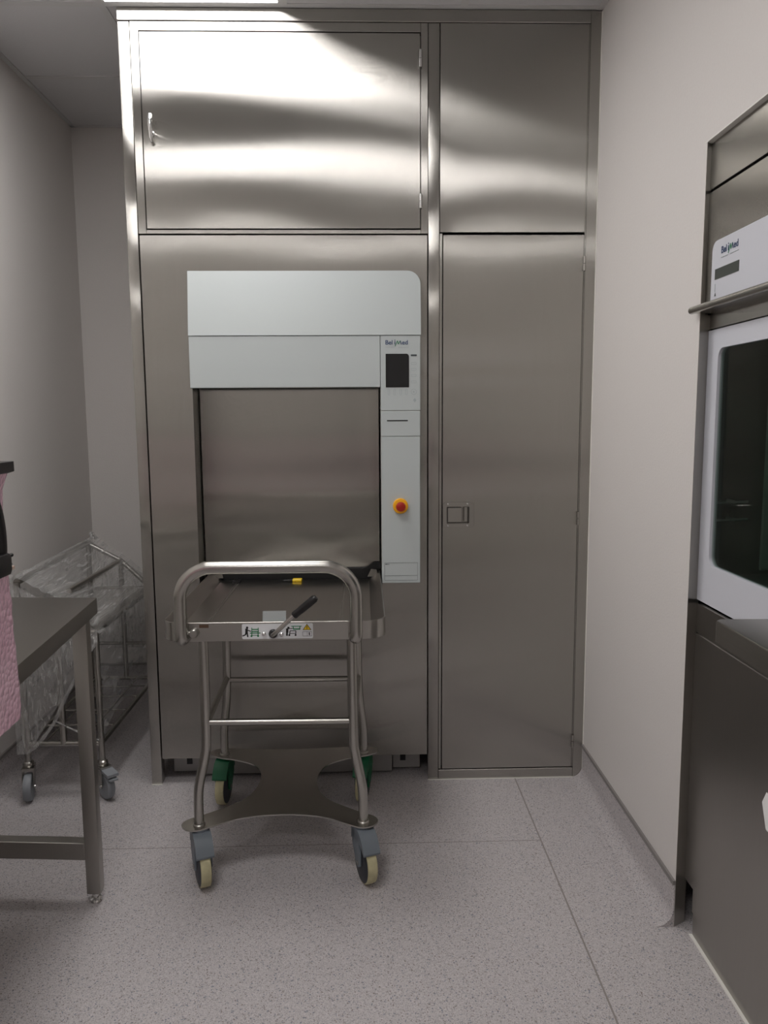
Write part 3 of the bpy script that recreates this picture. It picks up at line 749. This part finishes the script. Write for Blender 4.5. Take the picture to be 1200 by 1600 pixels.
# ------------------------------------------------------------------ pink bubble-wrapped box on the table
pk_ = thing('wrapped_box', 'open box in pink bubble wrap with black rim, standing on the steel table', 'box', (-.77, 1.1, .856))
BX0, BX1, BY0, BY1 = -.955, -.577, .90, 1.247
def wrap_ring(z, grow, k):
    pts = []
    o = rrect(BX0-grow, BX1+grow, BY0-grow, BY1+grow, (.016,)*4, 4)
    # subdivide
    L = []
    for i, p in enumerate(o):
        q = o[(i+1) % len(o)]; dn = max(1, int((Vector(q)-Vector(p)).length/.012))
        for j in range(dn): L.append(Vector(p).lerp(Vector(q), j/dn))
    return L
levels = [(.8565, .002), (.90, .003), (.95, .002), (1.0, .001), (1.04, .000), (1.09, -.003), (1.13, -.005), (1.17, -.007), (1.20, -.010), (1.222, -.0105), (1.240, -.003), (1.255, .004), (1.268, .008)]
lv2 = []
for (za, ga), (zb, gb) in zip(levels, levels[1:]):
    k = max(1, int((zb-za)/.010))
    for j in range(k): lv2.append((za+(zb-za)*j/k, ga+(gb-ga)*j/k))
lv2.append(levels[-1])
base = wrap_ring(0, 0, 0); nB = len(base); cxy = Vector(((BX0+BX1)/2, (BY0+BY1)/2))
m = MB(); rings = []
for z, gr in lv2:
    ring = []
    for i, p in enumerate(base):
        d = (p-cxy); dx = Vector((max(-1, min(1, d.x/.17)), max(-1, min(1, d.y/.16))))
        nz = .0022*noise.noise(Vector((p.x*70, p.y*70, z*70)))+.003*noise.noise(Vector((p.x*9, p.y*9, z*12)))
        q = p+dx.normalized()*(gr+nz)
        ring.append(m.bm.verts.new((q.x, q.y, z)))
    rings.append(ring)
inner = []
for i, v in enumerate(rings[-1]):
    d = Vector((v.co.x, v.co.y))-cxy
    inner.append(m.bm.verts.new((cxy.x+d.x*.965, cxy.y+d.y*.965, v.co.z)))
inner2 = [m.bm.verts.new((cxy.x+(v.co.x-cxy.x)*.97, cxy.y+(v.co.y-cxy.y)*.97, 1.10)) for v in inner]
rings += [inner, inner2]
for A, B in zip(rings, rings[1:]):
    for k in range(nB): m.bm.faces.new((A[k], A[(k+1) % nB], B[(k+1) % nB], B[k]))
m.bm.faces.new(rings[0][::-1]); m.bm.faces.new(rings[-1])
m.build('bubble_wrap', 'pink_bubble_wrap', pk_, 60)
rim = MB(); o1 = rrect(BX0-.012, BX1+.012, BY0-.012, BY1+.012, (.014,)*4, 4)
o0 = rrect(BX0+.004, BX1-.004, BY0+.004, BY1-.004, (.008,)*4, 4); n = len(o1)
va = [rim.bm.verts.new((x, y, 1.268)) for x, y in o1]; vb = [rim.bm.verts.new((x, y, 1.284)) for x, y in o1]
vc = [rim.bm.verts.new((x, y, 1.284)) for x, y in o0]; vd = [rim.bm.verts.new((x, y, 1.262)) for x, y in o0]
for A, B in ((va, vb), (vb, vc), (vc, vd), (vd, va)):
    for k in range(n): rim.bm.faces.new((A[k], A[(k+1) % n], B[(k+1) % n], B[k]))
rim.build('black_rim', 'black_plastic', pk_, 40)
bx = BX1-.004
MB().tube(smooth_path([(bx+.006, 1.150, 1.262), (bx+.012, 1.176, 1.228), (bx+.012, 1.190, 1.19), (bx+.010, 1.196, 1.15), (bx+.008, 1.194, 1.135)], 6), .010, 12).build('bracket', 'black_plastic', pk_, 60)
m = MB(); m.box(bx-.002, bx+.024, 1.150, 1.209, 1.106, 1.144, .009, 2); m.cyl((bx+.012, 1.205, 1.1345), (bx+.012, 1.228, 1.1345), .0032, 10); m.build('clamp_knob', 'black_plastic', pk_)
MB().box(bx+.002, bx+.0075, 1.206, 1.246, 1.1085, 1.1135).build('tape_strip', 'tape_beige', pk_, 0)

# ------------------------------------------------------------------ film-wrapped trolley in the gap
tr = thing('wrapped_trolley', 'wire instrument trolley on casters, wrapped in clear stretch film by the wall', 'trolley', (-1.08, 3.0, 0))
TXL, TXR, TY0, TY1 = -1.213, -.950, 2.640, 3.340
def tb(pts, r=.011, name='frame_tube'): MB().tube(pts, r, 12).build(name, 'steel_tube', tr, 60)
tb([(TXL, TY0, .125), (TXL, TY0, .79)], name='upright'); tb([(TXR, TY0, .125), (TXR, TY0, .61)], name='upright')
tb([(TXL, TY1, .125), (TXL, TY1, .815)], name='upright'); tb([(TXR, TY1, .125), (TXR, TY1, .61)], name='upright')
tb([(-1.083, TY0, .20), (-1.083, TY0, .60)], .012, name='upright'); tb([(-1.075, TY1, .20), (-1.075, TY1, .735)], name='upright')
tb([(TXL, TY0, .79), (TXL, TY1, .815)], .012, 'top_rail'); tb([(-1.075, TY0+.10, .735), (-1.075, TY1, .735)], .010, 'top_rail')
tb([(TXL, TY1, .81), (-1.075, TY1, .735), (TXR, TY1, .61)], .010, 'top_rail')
for z, r in ((.20, .010), (.607, .011)):
    tb([(TXL, TY0, z), (TXR, TY0, z)], r, 'shelf_rail'); tb([(TXL, TY1, z), (TXR, TY1, z)], r, 'shelf_rail')
    tb([(TXL, TY0, z), (TXL, TY1, z)], r, 'shelf_rail'); tb([(TXR, TY0, z), (TXR, TY1, z)], r, 'shelf_rail')
for k, y in enumerate((2.80, 2.95, 3.10, 3.22)):
    tb([(TXL, y, .203), (TXR, y, .203)], .004, 'shelf_wire')
for x in (-1.15, -1.02):
    tb([(x, TY0, .206), (x, TY1, .206)], .004, 'shelf_wire')
MB().box(TXL+.008, TXR-.008, TY0+.01, TY1-.01, .606, .612, .001).build('shelf_plate', 'steel_plate', tr)
tb([(TXL, TY1, .36), (TXR, TY1, .36)], .008, 'shelf_rail')
def tcaster(x, y, ang, brake):
    q = Matrix.Rotation(ang, 4, 'Z'); T = Matrix.Translation((x, y, 0)) @ q; P = lambda a, b, c: T @ Vector((a, b, c))
    m = MB(); m.lathe([(.012, .118), (.018, .120), (.020, .126), (.018, .134), (.012, .138)], (x, y, 0), (0, 0, 1), 18)
    m.prism([P(-.020, .024, .112), P(.020, .024, .112), P(.020, -.030, .112), P(-.020, -.030, .112)], (0, 0, .008))
    for s in (-1, 1):
        m.prism([P(s*.020, b, c) for b, c in ((.022, .116), (-.028, .116), (-.034, .06), (-.026, .042), (-.012, .046))], q.to_3x3() @ Vector((-s*.003, 0, 0)))
    cst = m.build('caster', 'steel_tube', tr, 30)
    ax = q.to_3x3() @ Vector((1, 0, 0)); c0 = P(0, -.022, .05)
    MB().lathe([(.008, -.013), (.032, -.0125), (.036, -.014), (.046, -.013), (.050, -.006), (.050, .006), (.046, .013), (.036, .014), (.032, .0125), (.008, .013)], c0, ax, 36).build('wheel', 'tyre_grey', cst, 35)
    MB().cyl(c0-ax*.023, c0+ax*.023, .005, 10).build('axle', 'chrome', cst)
    if brake:
        m = MB(); m.prism([P(-.018, -.030, .103), P(.022, -.030, .103), P(.026, -.072, .094), P(-.014, -.072, .094)], (0, 0, .010))
        m.prism([P(-.012, -.045, .086), P(.018, -.045, .086), P(.020, -.080, .082), P(-.010, -.080, .082)], (0, 0, .005)); m.build('brake_pedal', 'tyre_grey', cst, 0)
tcaster(TXL, TY0, math.radians(14), False); tcaster(TXR, TY0, math.radians(42), True)
tcaster(TXL, TY1, math.radians(-30), False); tcaster(TXR, TY1, math.radians(20), False)
# stretch film: loft over the frame, open below, plus a sheet across the front end
def film_pt(u, v):
    y = 2.615+u*(3.375-2.615)
    k = .010*math.sin(9*u)+.0
    prof = [(-1.238, .30), (-1.240, .55), (-1.234, .803+.022*u), (-1.205, .818+.022*u), (-1.070, .735+.022*u-.03*math.sin(math.pi*u)), (-.945, .640), (-.931, .590), (-.928, .40), (-.930, .235+.10*u+.03*math.sin(8*u))]
    t = v*(len(prof)-1); i = min(int(t), len(prof)-2); f = t-i
    x = prof[i][0]*(1-f)+prof[i+1][0]*f; z = prof[i][1]*(1-f)+prof[i+1][1]*f
    d = .007*noise.noise(Vector((x*14, y*8+z*16, z*11)))+.004*noise.noise(Vector((x*40, y*30+x*60, z*40)))
    pin = .03*max(0, u-.86)/.14
    x += (-1.085-x)*pin*1.4
    return Vector((x+d*.6, y+d, z+d))
MB().sheet(film_pt, 60, 72).build('stretch_film', 'stretch_film', tr, 80)
def front_pt(u, v):
    a = Vector((-1.236, 0, .803)).lerp(Vector((-.935, 0, .622)), u)
    lowz = .175+max(0, (u-.12))/.88*.40
    x = a.x; z = a.z+(lowz-a.z)*v
    d = .007*noise.noise(Vector((x*22+3, z*16, x*9)))+.005*noise.noise(Vector((x*60+z*50, z*22, 5)))
    return Vector((x, 2.610+d-.012*math.sin(math.pi*v)*math.sin(math.pi*u), z))
MB().sheet(front_pt, 36, 44).build('stretch_film', 'stretch_film', tr, 80)
def back_pt(u, v):
    a = Vector((-1.236, 0, .83)).lerp(Vector((-.935, 0, .63)), u)
    x = a.x; z = a.z+(.33-a.z)*v
    d = .009*noise.noise(Vector((x*22+9, z*16, x*9)))
    return Vector((x, 3.372+d, z))
MB().sheet(back_pt, 16, 18).build('stretch_film', 'stretch_film', tr, 80)
# gathered twists of film: knot at the front corner, rope across the front, tuft at the rear
def rope(pts, r0, seed):
    P = smooth_path(pts, 7); rr = [r0*(.7+.6*abs(noise.noise(Vector((i*.7, seed, 1.3))))) for i in range(len(P))]
    MB().tube(P, rr, 9).build('film_twist', 'stretch_film', tr, 80)
rope([(-.94, 2.608, .585), (-1.00, 2.602, .48), (-1.06, 2.600, .37), (-1.10, 2.602, .29), (-1.16, 2.606, .215), (-1.20, 2.612, .18)], .007, 2)
rope([(-1.095, 2.603, .30), (-1.04, 2.604, .27), (-.98, 2.612, .235), (-.95, 2.62, .22)], .0035, 5)
rope([(-1.225, 2.622, .80), (-1.236, 2.610, .84), (-1.228, 2.604, .862), (-1.215, 2.61, .85), (-1.222, 2.612, .80)], .012, 7)
rope([(-1.19, 3.34, .832), (-1.20, 3.345, .855), (-1.185, 3.36, .83)], .010, 8)

# ------------------------------------------------------------------ pass-through steriliser in the right wall
st = thing('steriliser', 'steel sterilising machine with white framed window, set into the wall', 'steriliser', (UN+.2, 1.25, 0))
UX = .826            # face of the upper section, a little prouder than the door section
steel_sheet('steel_frame', STEEL, 0.36, 0.8, (0, 0, 1))
for z0, z1, xi, yo in ((0, 1.592, UN+.004, .020), (1.592, 1.988, UX+.003, .010)):
    m = MB(); m.prism([(x, y, z0) for x, y in ((XR, JY-.001), (XR+.0025, JY), (XR+.0025, JY+.0355), (xi, JY+.0355), (xi, JY+yo))], (0, 0, z1-z0)); m.build('side_frame', 'steel_frame', st, 0)
MB().box(XR-.001, UX+.004, UY0, JY+.012, 1.9855, 1.989).build('top_frame', 'caulk', st, 0)
def upanel(name, z0, z1, mat, y1=JY+.018, x=UN, t=.012, warp=.0008, seed=1.0):
    def f(u, v):
        y = UY0+(y1-UY0)*u; z = z0+(z1-z0)*v
        return Vector((x+warp*noise.noise(Vector((y*2, z*3, seed))), y, z))
    return MB().sheet(f, 14, 8, (t, 0, 0)).build(name, mat, st, 60)
upanel('top_panel', 1.8800, 1.9850, 'steel_v', x=UX, y1=JY+.009, seed=2)
upanel('upper_panel', 1.6000, 1.8725, 'steel_v', x=UX, y1=JY+.009, seed=3)
upanel('strip_panel', 1.5580, 1.5990, 'steel_v', seed=6)
fas = wpoly(rrect(UY0, 1.832, 1.606, 1.7520, (0, 0, .022, 0)), UX-.004, .0036).build('control_fascia', 'unit_white', st, 0)
wpoly(rrect(1.698, 1.812, 1.6635, 1.6870, (0, 0, 0, 0)), UX-.0052, .0014).build('display', 'lcd', fas, 0)
logo(fas, (UX-.0047, 1.786, 1.7180), (0, -1, 0), (0, 0, 1), .0217)
wpoly([(1.812, 1.626), (1.808, 1.634), (1.804, 1.626)], UX-.0047).build('indicator_mark', 'print_dark', fas, 0)
wpoly([(1.811, 1.636), (1.811, 1.654), (1.8095, 1.654), (1.8095, 1.636)], UX-.0047).build('indicator_mark', 'print_mark', fas, 0)
# drip hood with rolled lip
m = MB()
m.prism([(UN+.001, UY0, 1.5945), (.794, UY0, 1.5945), (.794, UY0, 1.5990), (UN+.001, UY0, 1.5990)], (0, JY+.008-UY0, 0))
m.build('hood', 'steel_v', st, 0)
MB().cyl((.7945, UY0, 1.6015), (.7945, JY+.008, 1.6015), .0088, 18).build('hood_lip', 'steel_tube', st)
# white door with window
dz0, dz1, dy1 = .8875, 1.5540, JY+.018
wy1, wz0, wz1, wr_ = 1.822, .9860, 1.5085, .024
dm = MB()
O = [(UY0, dz0), (dy1, dz0), (dy1, dz1), (UY0, dz1)]
win = rrect(UY0+.10, wy1, wz0, wz1, (wr_,)*4, 6)
nw = len(win); q = nw//4
Wv = [dm.bm.verts.new((UN-.003, y, z)) for y, z in win]; Ov = [dm.bm.verts.new((UN-.003, y, z)) for y, z in O]
Wb = [dm.bm.verts.new((UN+.012, y, z)) for y, z in win]; Ob = [dm.bm.verts.new((UN+.012, y, z)) for y, z in O]
for c in range(4):
    seg = Wv[c*q:(c+1)*q]
    for a, b in zip(seg, seg[1:]): dm.bm.faces.new((Ov[c], a, b))
    nx = Wv[((c+1)*q) % nw]
    dm.bm.faces.new((Ov[c], seg[-1], nx, Ov[(c+1) % 4]))
for k in range(nw): dm.bm.faces.new((Wv[k], Wb[k], Wb[(k+1) % nw], Wv[(k+1) % nw]))
for k in range(4): dm.bm.faces.new((Ov[k], Ob[k], Ob[(k+1) % 4], Ov[(k+1) % 4]))
door = dm.build('door', 'unit_white', st, 20)
wpoly(rrect(UY0+.09, wy1+.004, wz0-.004, wz1+.004, (wr_,)*4, 6), UN+.004, .004).build('window_glass', 'tinted_glass', door, 0)
# chamber behind the glass
ch = MB()
ch.box(UN+.020, 1.50, 1.952, 1.958, .90, 1.56); ch.box(UN+.020, 1.50, UY0, 1.958, .925, .935); ch.box(UN+.020, 1.50, UY0, 1.958, 1.55, 1.56)
ch.box(1.49, 1.50, UY0, 1.958, .92, 1.56); ch.box(UN+.020, 1.50, UY0-.005, UY0, .92, 1.56)
ch.build('chamber', 'chamber_dark', st, 0)
MB().box(1.035, 1.40, 1.944, 1.952, .945, 1.52, .004).build('chamber_side_panel', 'chamber_panel', st)
for z in (1.130, 1.085):
    m = MB(); m.cyl((.872, 1.900, z), (.985, 1.925, z), .0032, 8); m.cyl((.945, 1.916, z), (.945, 1.952, z), .005, 8); m.build('chamber_rail', 'sticker_white', st)
# lower cladding
upanel('mid_panel', .8015, .8755, 'steel_dark', seed=4)
m = MB(); ny1 = JY+.017
lys = grid_span((UY0, 1.828, 14), (1.828, ny1, 2)); lzs = grid_span((.0650, .128, 1), (.128, .7985, 9))
G = [[m.bm.verts.new((UN-.001+.0015*noise.noise(Vector((y*2, z*3, 5))), y, z)) for z in lzs] for y in lys]
for i in range(len(lys)-1):
    for j in range(len(lzs)-1):
        if lys[i] > 1.8279 and j == 0: continue
        m.bm.faces.new((G[i][j], G[i+1][j], G[i+1][j+1], G[i][j+1]))
ext = bmesh.ops.extrude_edge_only(m.bm, edges=[e for e in m.bm.edges if len(e.link_faces) == 1])
for v in ext['geom']:
    if isinstance(v, bmesh.types.BMVert): v.co.x += .012
m.build('lower_panel', 'steel_dark', st, 60)
m = MB(); m.box(UN+.050, UN+.054, 1.82, JY+.034, 0, .14); m.box(UN+.012, UN+.050, 1.816, 1.820, 0, .14)
m.build('notch_liner', 'steel_dark', st, 0)
MB().box(UN+.002, UN+.012, UY0, 1.828, .0, .064).build('kick_plate', 'steel_dark', st, 0)
MB().box(UN-.006, UN+.002, UY0, 1.83, 0, .0025).build('sealant_bead', 'caulk', st, 0)
# loading shelf that projects before the door
m = MB(); pr = rrect(.707, UN-.004, UY0+.02, 1.492, (0, 0, 0, .012), 5)
m.prism([(x, y, .896) for x, y in pr], (0, 0, .044)); bmesh.ops.bevel(m.bm, geom=[e for e in m.bm.edges if abs(e.verts[0].co.z-.94) < 1e-5 and abs(e.verts[1].co.z-.94) < 1e-5], offset=.004, segments=3, profile=.5, affect='EDGES')
m.build('loading_shelf', 'steel_top', st, 30)
for y in (.80, 1.30): MB().prism([(UN-.002, y, .895), (.74, y, .895), (UN-.002, y, .80)], (0, .004, 0)).build('shelf_bracket', 'steel_dark', st, 0)
pn = wpoly([(1.520, .531), (1.505, .560), (1.38, .565), (1.375, .470), (1.500, .480)], UN-.0030, .0008).build('paper_note', 'paper', None, 0)
tag(pn, 'white paper corner stuck on the dark lower panel of the wall machine', 'paper')
